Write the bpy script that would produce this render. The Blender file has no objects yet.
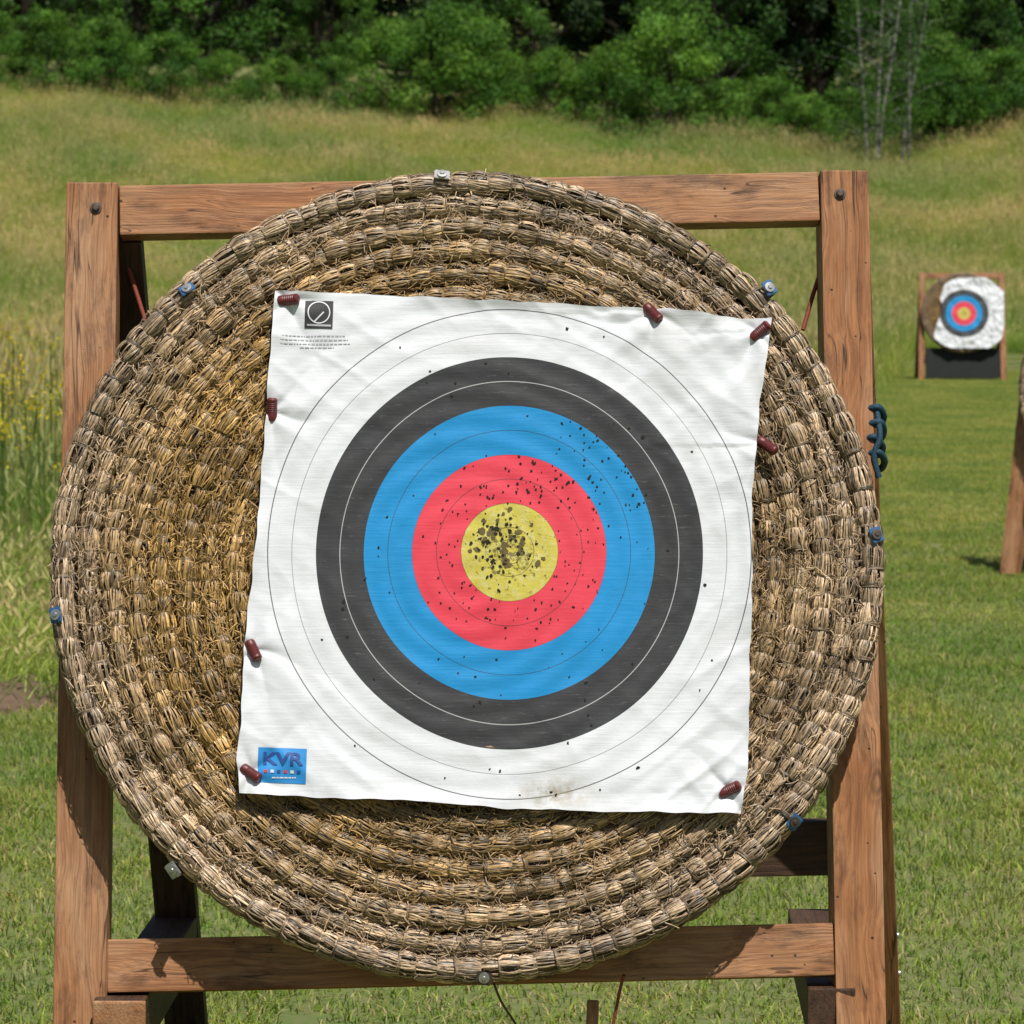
import bpy, bmesh, math, random
import numpy as np
from mathutils import Vector, Matrix, noise as mnoise
random.seed(7); rng=np.random.default_rng(7)
scene=bpy.context.scene
F=3600.0
# ------------------------------------------------------------------ camera
pitch=math.atan(228/3600.0); CAM=Vector((0,-6,1.55))
cd=bpy.data.cameras.new("camera"); cam=bpy.data.objects.new("camera",cd); scene.collection.objects.link(cam)
cam.location=CAM; cam.rotation_euler=(math.radians(90)-pitch,0,0)
cd.sensor_width=36; cd.lens=F/1024*36; cd.clip_end=3000; cd.clip_start=0.1
cd.dof.use_dof=True; cd.dof.focus_distance=6.0; cd.dof.aperture_fstop=17
scene.camera=cam
# ------------------------------------------------------------------ light
S=Vector((0.25,-0.70,1.38)).normalized()
elev=math.asin(S.z); az=math.atan2(S.x,S.y)
w=bpy.data.worlds.new("World"); scene.world=w; w.use_nodes=True
nt=w.node_tree; bg=nt.nodes["Background"]; sky=nt.nodes.new("ShaderNodeTexSky"); sky.sky_type='NISHITA'
sky.sun_disc=False; sky.sun_elevation=elev; sky.sun_rotation=az
nt.links.new(sky.outputs[0],bg.inputs[0]); bg.inputs[1].default_value=0.06
sd=bpy.data.lights.new("sun",'SUN'); sd.energy=5.0; sd.angle=math.radians(0.5); sd.color=(1,0.965,0.91)
so=bpy.data.objects.new("sun",sd); scene.collection.objects.link(so); so.rotation_euler=S.to_track_quat('Z','Y').to_euler()
scene.view_settings.view_transform='Standard'; scene.view_settings.look='None'; scene.view_settings.exposure=0
# ------------------------------------------------------------------ helpers
def link(o,parent=None,coll=None):
    (coll or scene.collection).objects.link(o)
    if parent: o.parent=parent
    return o
def empty(name,M=None):
    e=bpy.data.objects.new(name,None); e.empty_display_size=0.1; link(e)
    if M is not None: e.matrix_world=M
    return e
def mesh_np(name,V,Fc,cols=None,mats=(),smooth=True,uv=None):
    V=np.asarray(V,dtype=np.float32).reshape(-1,3); Fc=np.asarray(Fc,dtype=np.int32)
    k=Fc.shape[1]; n=Fc.shape[0]
    me=bpy.data.meshes.new(name)
    me.vertices.add(len(V)); me.vertices.foreach_set("co",V.ravel())
    me.loops.add(n*k); me.loops.foreach_set("vertex_index",Fc.ravel())
    me.polygons.add(n); me.polygons.foreach_set("loop_start",np.arange(0,n*k,k,dtype=np.int32))
    me.polygons.foreach_set("use_smooth",np.full(n,smooth))
    if cols is not None:
        a=me.color_attributes.new("Col",'FLOAT_COLOR','POINT')
        c=np.ones((len(V),4),dtype=np.float32); c[:,:3]=cols; a.data.foreach_set("color",c.ravel())
    if uv is not None:
        l=me.uv_layers.new(name="print"); l.data.foreach_set("uv",np.asarray(uv,dtype=np.float32)[Fc.ravel()].ravel())
    me.update(calc_edges=True); me.validate()
    for m in mats: me.materials.append(m)
    return me
def obj(name,me,parent=None,coll=None):
    return link(bpy.data.objects.new(name,me),parent,coll)
def newmat(name):
    m=bpy.data.materials.new(name); m.use_nodes=True
    t=m.node_tree; b=t.nodes["Principled BSDF"]; return m,t,b
def mixrgb(t,fac,a,b,blend='MIX'):
    n=t.nodes.new("ShaderNodeMix"); n.data_type='RGBA'; n.blend_type=blend
    for s,v in ((0,fac),(6,a),(7,b)):
        if isinstance(v,bpy.types.NodeSocket): t.links.new(v,n.inputs[s])
        else: n.inputs[s].default_value=v if s==0 else (*v,1)
    return n.outputs[2]
def ramp(t,src,stops,interp='LINEAR'):
    r=t.nodes.new("ShaderNodeValToRGB"); cr=r.color_ramp; cr.interpolation=interp
    while len(cr.elements)>1: cr.elements.remove(cr.elements[-1])
    cr.elements[0].position=stops[0][0]; c=stops[0][1]; cr.elements[0].color=(*c,1) if not isinstance(c,(int,float)) else (c,c,c,1)
    for p,c in stops[1:]:
        e=cr.elements.new(p); e.color=(*c,1) if not isinstance(c,(int,float)) else (c,c,c,1)
    t.links.new(src,r.inputs[0]); return r.outputs[0]
def mathn(t,op,a,b=None):
    n=t.nodes.new("ShaderNodeMath"); n.operation=op
    for i,v in enumerate((a,b)):
        if v is None: continue
        if isinstance(v,bpy.types.NodeSocket): t.links.new(v,n.inputs[i])
        else: n.inputs[i].default_value=v
    return n.outputs[0]
def bump(t,b,h,strength=0.4,dist=0.01):
    n=t.nodes.new("ShaderNodeBump"); n.inputs["Strength"].default_value=strength; n.inputs["Distance"].default_value=dist
    t.links.new(h,n.inputs["Height"]); t.links.new(n.outputs[0],b.inputs["Normal"])
def mapping(t,src,scale):
    m=t.nodes.new("ShaderNodeMapping"); m.inputs["Scale"].default_value=scale; t.links.new(src,m.inputs[0]); return m.outputs[0]
def noise(t,src,scale,detail=4,rough=0.55):
    n=t.nodes.new("ShaderNodeTexNoise"); n.inputs["Scale"].default_value=scale; n.inputs["Detail"].default_value=detail
    n.inputs["Roughness"].default_value=rough
    if src: t.links.new(src,n.inputs["Vector"])
    return n.outputs["Fac"]
# ------------------------------------------------------------------ materials
def foliage_mat(name,patchscale,ca,cb,transl=0.3,rough=0.6,amount=(0.35,0.7)):
    m,t,b=newmat(name)
    at=t.nodes.new("ShaderNodeAttribute"); at.attribute_name="Col"
    g=t.nodes.new("ShaderNodeNewGeometry")
    n1=noise(t,g.outputs["Position"],patchscale,6,0.62)
    f=ramp(t,n1,[(amount[0],0.0),(amount[1],1.0)])
    tint=mixrgb(t,f,ca,cb)
    col=mixrgb(t,1.0,at.outputs["Color"],tint,'MULTIPLY')
    t.links.new(col,b.inputs["Base Color"]); b.inputs["Roughness"].default_value=rough
    b.inputs["Specular IOR Level"].default_value=0.25
    tr=t.nodes.new("ShaderNodeBsdfTranslucent"); t.links.new(col,tr.inputs[0])
    mx=t.nodes.new("ShaderNodeMixShader"); mx.inputs[0].default_value=transl
    t.links.new(b.outputs[0],mx.inputs[1]); t.links.new(tr.outputs[0],mx.inputs[2])
    t.links.new(mx.outputs[0],t.nodes["Material Output"].inputs[0])
    return m
M_lawn=foliage_mat("lawn_blades",0.8,(0.85,0.98,0.8),(1.75,1.38,1.4),0.4,0.5,amount=(0.38,0.66))
M_tall=foliage_mat("tall_grass_blades",0.16,(0.78,1.02,0.7),(1.62,1.38,1.25),0.4,amount=(0.38,0.62))
M_leaf=foliage_mat("leaves",0.25,(0.70,0.82,0.8),(1.3,1.18,1.0))
def simple(name,col,rough=0.6,metal=0,nscale=None,amt=0.25,bmp=0.0):
    m,t,b=newmat(name); b.inputs["Roughness"].default_value=rough; b.inputs["Metallic"].default_value=metal
    tc=t.nodes.new("ShaderNodeTexCoord"); n=noise(t,tc.outputs["Object"],nscale or 30,4)
    c=mixrgb(t,n,tuple(x*(1-amt) for x in col),tuple(min(1,x*(1+amt)) for x in col))
    t.links.new(c,b.inputs["Base Color"])
    if bmp: bump(t,b,n,bmp,0.003)
    return m
# straw
m,t,b=newmat("straw"); M_straw=m
at=t.nodes.new("ShaderNodeAttribute"); at.attribute_name="Col"
tc=t.nodes.new("ShaderNodeTexCoord"); n=noise(t,tc.outputs["Object"],160,3)
n2=noise(t,tc.outputs["Object"],6,5)
c=mixrgb(t,1,at.outputs["Color"],ramp(t,n,[(0.3,0.6),(0.7,1.25)]),'MULTIPLY')
c=mixrgb(t,1,c,ramp(t,n2,[(0.34,(0.62,0.56,0.50)),(0.6,(1.15,1.07,1.0))]),'MULTIPLY')
t.links.new(c,b.inputs["Base Color"]); b.inputs["Roughness"].default_value=0.42; b.inputs["Specular IOR Level"].default_value=0.5
M_strawdark=simple("straw_core",(0.05,0.03,0.014),0.9,0,60,0.5,0.5)
# wood
def wood_mat(name,c1,c2,c3):
    m,t,b=newmat(name)
    tc=t.nodes.new("ShaderNodeTexCoord"); oi=t.nodes.new("ShaderNodeObjectInfo")
    add=t.nodes.new("ShaderNodeVectorMath"); add.operation='ADD'
    mul=t.nodes.new("ShaderNodeVectorMath"); mul.operation='SCALE'; mul.inputs[0].default_value=(13,7,5); t.links.new(oi.outputs["Random"],mul.inputs["Scale"])
    t.links.new(tc.outputs["Object"],add.inputs[0]); t.links.new(mul.outputs[0],add.inputs[1]); v=add.outputs[0]
    warp=noise(t,mapping(t,v,(2.2,5,5)),1.5,2)
    wv=t.nodes.new("ShaderNodeVectorMath"); wv.operation='ADD'
    cmb=t.nodes.new("ShaderNodeCombineXYZ"); t.links.new(mathn(t,'MULTIPLY',warp,0.06),cmb.inputs[1]); t.links.new(mathn(t,'MULTIPLY',warp,0.05),cmb.inputs[2])
    t.links.new(v,wv.inputs[0]); t.links.new(cmb.outputs[0],wv.inputs[1]); v2=wv.outputs[0]
    g1=noise(t,mapping(t,v2,(1.6,60,60)),1.6,6,0.65)
    g2=noise(t,mapping(t,v2,(6,260,260)),1.0,4,0.7)
    g3=noise(t,mapping(t,v,(2,9,9)),1.6,5,0.6)
    col=mixrgb(t,ramp(t,g1,[(0.38,0),(0.66,1)]),c1,c2)
    col=mixrgb(t,ramp(t,g3,[(0.42,0),(0.72,0.8)]),col,c3)
    col=mixrgb(t,1,col,ramp(t,g2,[(0.3,0.6),(0.6,1.1)]),'MULTIPLY')
    st=noise(t,mapping(t,v,(5,14,14)),1.3,6,0.7)
    col=mixrgb(t,1,col,ramp(t,st,[(0.33,(0.50,0.50,0.52)),(0.46,(1,1,1))]),'MULTIPLY')
    vo=t.nodes.new("ShaderNodeTexVoronoi"); vo.inputs["Scale"].default_value=1.0; t.links.new(mapping(t,v2,(3.0,6.5,6.5)),vo.inputs["Vector"])
    kd=ramp(t,vo.outputs["Distance"],[(0.04,0.35),(0.07,0.85),(0.085,0.5),(0.11,0.85),(0.125,0.7),(0.16,1.0)])
    col=mixrgb(t,1,col,kd,'MULTIPLY')
    v3=t.nodes.new("ShaderNodeTexVoronoi"); v3.inputs["Scale"].default_value=26; t.links.new(v,v3.inputs["Vector"])
    nick=ramp(t,v3.outputs["Distance"],[(0.05,0.2),(0.08,1.0)])
    col=mixrgb(t,1,col,nick,'MULTIPLY')
    cr=noise(t,mapping(t,v2,(1.2,45,45)),0.8,2)
    crk=ramp(t,cr,[(0.488,1.0),(0.498,0.22),(0.502,0.22),(0.512,1.0)])
    msk=ramp(t,noise(t,mapping(t,v,(2,3,3)),2.1,2),[(0.47,0),(0.56,1)])
    col=mixrgb(t,msk,col,mixrgb(t,1,col,crk,'MULTIPLY'))
    t.links.new(col,b.inputs["Base Color"]); b.inputs["Roughness"].default_value=0.6; b.inputs["Specular IOR Level"].default_value=0.3
    bump(t,b,mathn(t,'ADD',g1,mathn(t,'ADD',g2,nick)),0.45,0.003)
    return m
M_wood=wood_mat("stained_timber",(0.39,0.172,0.068),(0.24,0.095,0.037),(0.46,0.27,0.15))
M_woodshade=wood_mat("shaded_timber",(0.09,0.045,0.024),(0.045,0.025,0.015),(0.10,0.06,0.035))  # same timber coloured darker, painting in the shade behind and below the boss
M_metal=simple("galvanised_steel",(0.45,0.45,0.44),0.4,0.8,80,0.3)
M_rust=simple("bolt_steel",(0.10,0.075,0.06),0.5,0.6,80,0.4)
M_bluepl=simple("blue_plastic",(0.03,0.11,0.25),0.5,0,60,0.4)
M_pin=simple("red_pin_plastic",(0.115,0.016,0.016),0.45,0,90,0.5,0.4)
M_black=simple("hole_dark",(0.018,0.014,0.010),0.95,0,400,0.6)
M_torn=simple("torn_straw_dark",(0.12,0.09,0.03),0.9,0,300,0.7)
M_ink=simple("print_ink_black",(0.03,0.03,0.03),0.7)
M_grey=simple("print_ink_grey",(0.40,0.40,0.41),0.7)
M_blueink=simple("print_ink_blue",(0.02,0.25,0.60),0.6,0,40,0.08)
M_navyink=simple("print_ink_navy",(0.02,0.07,0.26),0.6)
M_whiteink=simple("paper_white",(0.68,0.69,0.70),0.6)
M_redink=simple("print_ink_red",(0.6,0.05,0.05),0.6)
M_ropeblue=simple("blue_cord",(0.008,0.045,0.075),0.7,0,200,0.5,0.5)
M_ropered=simple("red_cord",(0.22,0.04,0.02),0.7,0,200,0.4,0.5)
M_panel=simple("panel_black",(0.012,0.014,0.013),0.9,0,20,0.5)
M_soil=simple("bare_soil",(0.13,0.085,0.05),0.95,0,25,0.5,0.8)
def face_mat():
    m,t,b=newmat("printed_target_paper")
    uv=t.nodes.new("ShaderNodeUVMap"); uv.uv_map="print"
    ln=t.nodes.new("ShaderNodeVectorMath"); ln.operation='LENGTH'; t.links.new(uv.outputs[0],ln.inputs[0]); rad=ln.outputs["Value"]
    R=0.0403
    W=(0.70,0.715,0.74); B=(0.040,0.041,0.043); BL=(0.012,0.26,0.58); RD=(0.72,0.055,0.085); G=(0.56,0.48,0.07); K=(0.03,0.03,0.03)
    col=G
    for r_,c_ in ((2*R,RD),(4*R,BL),(6*R,B),(8*R,W)):
        col=mixrgb(t,mathn(t,'GREATER_THAN',rad,r_),col,c_)
    def line(col,r_,c_,hw,op):
        f=mathn(t,'LESS_THAN',mathn(t,'ABSOLUTE',mathn(t,'SUBTRACT',rad,r_)),hw)
        return mixrgb(t,mathn(t,'MULTIPLY',f,op),col,c_)
    for q,op in ((0.5,.8),(1,.8),(2,.6),(3,.7),(4,.4),(5,.7)): col=line(col,q*R,K,0.0006,op)
    col=line(col,7*R,(0.62,0.62,0.62),0.0007,0.7)
    col=line(col,9*R,K,0.0006,0.6); col=line(col,10*R,K,0.0009,0.85)
    rib=noise(t,mapping(t,uv.outputs[0],(14,190,1)),1.0,3,0.6)
    col=mixrgb(t,1,col,ramp(t,rib,[(0.3,0.95),(0.6,1.0)]),'MULTIPLY')
    big=noise(t,uv.outputs[0],9,5)
    col=mixrgb(t,1,col,ramp(t,big,[(0.35,(0.93,0.92,0.90)),(0.6,(1,1,1))]),'MULTIPLY')
    sp=noise(t,uv.outputs[0],150,2,0.5)
    col=mixrgb(t,ramp(t,sp,[(0.76,0),(0.80,0.4)]),col,(0.25,0.2,0.14))
    sc=ramp(t,noise(t,mapping(t,uv.outputs[0],(25,160,1)),1.0,4,0.75),[(0.60,0.0),(0.72,0.35)])
    inb=mathn(t,'MULTIPLY',mathn(t,'GREATER_THAN',rad,6*R),mathn(t,'LESS_THAN',rad,8*R))
    col=mixrgb(t,mathn(t,'MULTIPLY',sc,inb),col,(0.25,0.25,0.25))
    # gold centre: worn through in ragged olive-brown patches, pale where the ink has gone
    sg=ramp(t,noise(t,uv.outputs[0],60,5,0.7),[(0.48,0.0),(0.62,0.6)])
    ing=mathn(t,'LESS_THAN',rad,2*R)
    col=mixrgb(t,mathn(t,'MULTIPLY',sg,ing),col,(0.60,0.56,0.26))
    core=ramp(t,mathn(t,'DIVIDE',rad,2*R),[(0.15,1.0),(0.85,0.0)])
    wn=ramp(t,mathn(t,'ADD',noise(t,uv.outputs[0],95,6,0.75),mathn(t,'MULTIPLY',core,0.10)),[(0.585,0.0),(0.63,0.85)])
    col=mixrgb(t,mathn(t,'MULTIPLY',wn,ing),col,(0.12,0.095,0.03))
    mp=t.nodes.new("ShaderNodeMapping"); mp.vector_type='POINT'; mp.inputs["Location"].default_value=(-0.07*12,0.395*26,0); mp.inputs["Scale"].default_value=(12,26,1); t.links.new(uv.outputs[0],mp.inputs[0])
    l2=t.nodes.new("ShaderNodeVectorMath"); l2.operation='LENGTH'; t.links.new(mp.outputs[0],l2.inputs[0])
    stn=mathn(t,'MULTIPLY',ramp(t,l2.outputs["Value"],[(0.1,0.9),(0.95,0.0)]),ramp(t,noise(t,uv.outputs[0],45,5,0.7),[(0.38,0.15),(0.6,1)]))
    col=mixrgb(t,stn,col,(0.30,0.25,0.15))
    t.links.new(col,b.inputs["Base Color"]); b.inputs["Roughness"].default_value=0.6; b.inputs["Specular IOR Level"].default_value=0.3
    fine=noise(t,uv.outputs[0],60,5,0.7)
    bump(t,b,mathn(t,'ADD',mathn(t,'MULTIPLY',rib,0.7),mathn(t,'MULTIPLY',fine,0.7)),0.3,0.0025)
    return m
M_face=face_mat()
m,t,b=newmat("ground_soil_grass"); M_ground=m
g=t.nodes.new("ShaderNodeNewGeometry"); P_=g.outputs["Position"]
a=noise(t,P_,0.35,6); c_=noise(t,P_,14,6,0.7)
col=mixrgb(t,ramp(t,a,[(0.35,0),(0.65,1)]),(0.10,0.15,0.03),(0.17,0.18,0.06))
col=mixrgb(t,ramp(t,c_,[(0.45,0),(0.7,0.8)]),col,(0.22,0.18,0.09))
t.links.new(col,b.inputs["Base Color"]); b.inputs["Roughness"].default_value=0.95; bump(t,b,c_,0.6,0.03)
# ------------------------------------------------------------------ terrain  (d = y+6)
XS=[-400,-60,-17,-7,3,10,13,17,60,400]; HS=[9,8.2,7.5,7.0,6.2,5.6,5.5,6.4,7.5,9]
def H(x,y):
    x=np.asarray(x,float); d=np.asarray(y,float)+6
    top=np.interp(x,XS,HS)
    t_=np.clip((d-64)/(120-64),0,None)
    s=np.where(t_<1, t_**1.25, 1+1.25*(t_-1)); s=np.minimum(s,3.2)
    und=0.22*np.sin(x*0.31+1)*np.sin(d*0.17)*np.clip((d-66)/20,0,1)
    return top*s+und-0.0
xs=np.unique(np.concatenate([np.linspace(-600,-60,20),np.linspace(-60,60,121),np.linspace(60,600,20)]))
ys=np.unique(np.concatenate([np.linspace(-300,-12,12),np.linspace(-12,160,173),np.linspace(160,900,25)]))
X,Y=np.meshgrid(xs,ys); Z=H(X,Y)
V=np.stack([X,Y,Z],-1).reshape(-1,3); nx,ny=len(xs),len(ys)
I=np.arange(nx*ny).reshape(ny,nx)
Q=np.stack([I[:-1,:-1],I[:-1,1:],I[1:,1:],I[1:,:-1]],-1).reshape(-1,4)
obj("ground",mesh_np("ground",V,Q,None,[M_ground]))
# ------------------------------------------------------------------ ribbons / tubes
def ribbon(P,Wd,Nr=None):
    n,k=P.shape[:2]
    if Nr is None:
        V=np.stack([P-Wd,P+Wd],2); c=2
    else:
        V=np.stack([P-Wd,P+Nr,P+Wd],2); c=3
    I=np.arange(n*k*c).reshape(n,k,c); q=[]
    for j in range(c-1):
        q.append(np.stack([I[:,:-1,j],I[:,:-1,j+1],I[:,1:,j+1],I[:,1:,j]],-1).reshape(-1,4))
    return V.reshape(-1,3),np.concatenate(q),k*c
def tube(pts,rad,sides=8):
    pts=np.asarray(pts,float); k=len(pts); rad=np.broadcast_to(rad,(k,))
    T=np.gradient(pts,axis=0); T/=np.linalg.norm(T,axis=1)[:,None]+1e-9
    ref=np.array([0.31,0.17,0.93]); A=np.cross(T,ref); A/=np.linalg.norm(A,axis=1)[:,None]; Bv=np.cross(T,A)
    th=np.linspace(0,2*np.pi,sides,endpoint=False)
    V=pts[:,None]+rad[:,None,None]*(np.cos(th)[None,:,None]*A[:,None]+np.sin(th)[None,:,None]*Bv[:,None])
    I=np.arange(k*sides).reshape(k,sides); J=np.roll(I,-1,1)
    Q=np.stack([I[:-1],J[:-1],J[1:],I[1:]],-1).reshape(-1,4)
    return V.reshape(-1,3),Q
class Acc:
    def __init__(s): s.v=[];s.f=[];s.c=[];s.n=0
    def add(s,V,Q,col):
        V=np.asarray(V); s.v.append(V); s.f.append(np.asarray(Q)+s.n); s.c.append(np.broadcast_to(col,(len(V),3))); s.n+=len(V)
    def mesh(s,name,mats,smooth=True): return mesh_np(name,np.concatenate(s.v),np.concatenate(s.f),np.concatenate(s.c),mats,smooth)
# ------------------------------------------------------------------ instanced scatter
def scatter(name,pts,rot,scl,protos):
    coll=bpy.data.collections.new(name+"_prototypes")
    for i,me in enumerate(protos):
        o=bpy.data.objects.new(f"{name}_clump_{i}",me); coll.objects.link(o)
    n=len(pts); me=bpy.data.meshes.new(name); me.vertices.add(n); me.vertices.foreach_set("co",np.asarray(pts,np.float32).ravel())
    a=me.attributes.new("rot",'FLOAT_VECTOR','POINT'); a.data.foreach_set("vector",np.asarray(rot,np.float32).ravel())
    a=me.attributes.new("scl",'FLOAT_VECTOR','POINT'); a.data.foreach_set("vector",np.asarray(scl,np.float32).ravel())
    a=me.attributes.new("idx",'INT','POINT'); a.data.foreach_set("value",rng.integers(0,len(protos),n).astype(np.int32))
    o=obj(name,me)
    ng=bpy.data.node_groups.new(name+"_scatter",'GeometryNodeTree')
    ng.interface.new_socket("Geometry",in_out='INPUT',socket_type='NodeSocketGeometry'); ng.interface.new_socket("Geometry",in_out='OUTPUT',socket_type='NodeSocketGeometry')
    gi=ng.nodes.new("NodeGroupInput"); go=ng.nodes.new("NodeGroupOutput")
    ip=ng.nodes.new("GeometryNodeInstanceOnPoints"); ci=ng.nodes.new("GeometryNodeCollectionInfo")
    ci.inputs["Collection"].default_value=coll; ci.inputs["Separate Children"].default_value=True; ci.inputs["Reset Children"].default_value=True
    def na(nm,ty):
        q=ng.nodes.new("GeometryNodeInputNamedAttribute"); q.data_type=ty; q.inputs["Name"].default_value=nm; return q.outputs[0]
    L=ng.links.new
    L(gi.outputs[0],ip.inputs["Points"]); L(ci.outputs[0],ip.inputs["Instance"]); ip.inputs["Pick Instance"].default_value=True
    L(na("idx",'INT'),ip.inputs["Instance Index"])
    e=ng.nodes.new("FunctionNodeEulerToRotation"); L(na("rot",'FLOAT_VECTOR'),e.inputs[0]); L(e.outputs[0],ip.inputs["Rotation"])
    L(na("scl",'FLOAT_VECTOR'),ip.inputs["Scale"]); L(ip.outputs[0],go.inputs[0])
    md=o.modifiers.new("scatter",'NODES'); md.node_group=ng
    return o
def lerp(a,b,t): return a+(b-a)*t
def blades(n,size,h0,h1,w0,w1,bend,cols,k=4,gauss=False,seed=0):
    r=np.random.default_rng(seed)
    base=(r.normal(0,size*0.45,(n,2)) if gauss else r.uniform(-size,size,(n,2)))
    h=r.uniform(h0,h1,n)*r.uniform(0.7,1.0,n); a=r.uniform(0,2*np.pi,n); bd=r.uniform(0.1,1,n)*bend
    s=np.linspace(0,1,k)
    dirx,diry=np.cos(a),np.sin(a)
    hor=h[:,None]*bd[:,None]*s[None]**2
    P=np.stack([base[:,0:1]+dirx[:,None]*hor,base[:,1:2]+diry[:,None]*hor,h[:,None]*(s[None]-0.35*bd[:,None]*s[None]**2)],-1)
    wd=r.uniform(w0,w1,n)[:,None]*(1-s[None]**2*0.85)*0.5
    fa=a+np.pi/2+r.normal(0,0.6,n)
    Wd=np.stack([np.cos(fa)[:,None]*wd,np.sin(fa)[:,None]*wd,np.zeros_like(wd)],-1)
    V,Q,per=ribbon(P,Wd)
    c=np.array(cols)[r.integers(0,len(cols),n)]*r.uniform(0.65,1.3,(n,1))
    return V,Q,np.repeat(c,per,axis=0),P
lawncols=[(0.21,0.30,0.045),(0.17,0.26,0.035),(0.25,0.33,0.06),(0.29,0.33,0.08),(0.42,0.37,0.18),(0.13,0.21,0.03),(0.20,0.29,0.045)]
lp=[]
for s_ in range(3):
    V,Q,C,_=blades(5400,0.56,0.016,0.050,0.003,0.005,1.4,lawncols,3,seed=s_+1)
    lp.append(mesh_np(f"lawn_tile{s_}",V,Q,C,[M_lawn],False))
def xb(d): return -1.55+(d-13.4)*7.4/46.6
pts=[]
for iy in range(0,76):
    y=-2+iy; d=y+6
    hw=0.17*d+3.0
    for ix in range(int(-hw)-1,int(hw)+2):
        x=ix+0.0
        if d>13.6 and x<xb(d)-0.6: continue
        if d>68: continue
        pts.append((x+rng.uniform(-.1,.1),y+rng.uniform(-.1,.1),0))
pts=np.array(pts); pts[:,2]=H(pts[:,0],pts[:,1])
n=len(pts); rot=np.zeros((n,3)); rot[:,2]=rng.integers(0,4,n)*np.pi/2+rng.uniform(-.15,.15,n)
scl=np.ones((n,3)); scl[:,2]=rng.uniform(0.75,1.2,n)
scatter("lawn_grass",pts,rot,scl,lp)
tallcols=[(0.25,0.33,0.06),(0.18,0.27,0.04),(0.31,0.37,0.08),(0.40,0.41,0.14)]
tp=[]
for s_ in range(5):
    A=Acc()
    V,Q,C,_=blades(420,0.5,0.25,0.62,0.004,0.009,0.85,tallcols[:4],5,gauss=True,seed=20+s_); A.add(V,Q,C)
    ns_=[25,40,60,30,80][s_]
    V,Q,C,P=blades(ns_,0.5,0.6,0.95,0.002,0.003,0.35,[(0.38,0.38,0.14),(0.30,0.34,0.10)],5,gauss=True,seed=40+s_); A.add(V,Q,C)
    r=np.random.default_rng(60+s_); tip=P[:,-1]; prev=P[:,-2]; dr=(tip-prev); dr/=np.linalg.norm(dr,axis=1)[:,None]
    ss=np.linspace(0,1,4); L_=r.uniform(0.07,0.14,len(tip))
    PP=tip[:,None]+dr[:,None]*L_[:,None,None]*(ss[None,:,None]-0.3)
    wd=np.array([0.003,0.008,0.006,0.001])*1.0
    fa=r.uniform(0,6.28,len(tip)); Wd=np.stack([np.cos(fa),np.sin(fa),0*fa],-1)[:,None]*wd[None,:,None]
    V,Q,per=ribbon(PP,Wd); A.add(V,Q,np.repeat(np.array([(0.50,0.43,0.22),(0.42,0.39,0.17),(0.48,0.39,0.22)])[r.integers(0,3,len(tip))],per,axis=0))
    tp.append(A.mesh(f"tall_clump{s_}",[M_tall],False))
pts=[];d=13.5
while d<150:
    sp=0.34 if d<30 else (0.5 if d<60 else 0.62)
    hw=0.16*d+5
    x=-hw
    while x<hw:
        xx=x+rng.uniform(-.3,.3)*sp*1.5; dd=d+rng.uniform(-.3,.3)*sp*1.5
        if (xx<xb(dd)+0.25*math.sin(dd*1.7)) or dd>67+1.0*math.sin(xx*0.9):
            if dd>13.4 and dd<126: pts.append((xx,dd-6,0)); 
        x+=sp
    d+=sp
pts=np.array(pts); pts[:,2]=H(pts[:,0],pts[:,1])-0.02
n=len(pts); rot=np.zeros((n,3)); rot[:,2]=rng.uniform(0,6.28,n); rot[:,0]=rng.normal(0,0.12,n)
hs=np.array([0.85+0.9*mnoise.noise(Vector((p[0]*0.25,p[1]*0.12,3.3)))+rng.uniform(-.25,.3) for p in pts])
hs*=np.where(pts[:,1]<24,1.15,1.0)
scl=np.stack([np.full(n,1.0),np.full(n,1.0),np.clip(hs,0.3,2)],-1)
scatter("meadow_tall_grass",pts,rot,scl,tp)
fp=[]
for s_ in range(2):
    r=np.random.default_rng(80+s_); A=Acc()
    for k in range(3):
        bx,by=r.normal(0,0.15,2); h=r.uniform(0.75,1.1)
        V,Q=tube([(bx,by,0),(bx+.02,by,h*.5),(bx+r.uniform(-.05,.05),by,h)],0.003,4); A.add(V,Q,(0.12,0.18,0.04))
        for j in range(10):
            cx,cy,cz=bx+r.normal(0,.035),by+r.normal(0,.035),h+r.normal(0,.03); s=r.uniform(.007,.012)
            u=r.normal(size=3);u/=np.linalg.norm(u);v=np.cross(u,r.normal(size=3));v/=np.linalg.norm(v)
            c0=np.array([cx,cy,cz]); A.add([c0-u*s,c0-v*s,c0+u*s,c0+v*s],[[0,1,2,3]],(0.62,0.45,0.03))
    fp.append(A.mesh(f"flower{s_}",[M_tall]))
pts=[]
for i in range(330):
    d=rng.uniform(17,55); x=-(0.142*d)+abs(rng.normal(0,0.02*d))-rng.uniform(0,1.5)*0.4
    if mnoise.noise(Vector((x*0.7,d*0.2,0)))>-0.05 : pts.append((x,d-6,0))
pts=np.array(pts); n=len(pts); rot=np.zeros((n,3)); rot[:,2]=rng.uniform(0,6.28,n)
scatter("yellow_wildflowers",pts,rot,np.ones((n,3))*rng.uniform(.8,1.15,(n,1)),fp)
n=28; V=[]
for j in range(n):
    for i in range(n):
        u=i/(n-1)*2-1; v=j/(n-1)*2-1; q=math.hypot(u,v)
        V.append((-1.95+u*0.34,7.35+v*0.5,-0.02+0.10*max(0,1-q*q)*(1+0.5*mnoise.noise(Vector((u*3,v*3,1))))+0.03*mnoise.noise(Vector((u*11,v*11,5)))))
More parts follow.
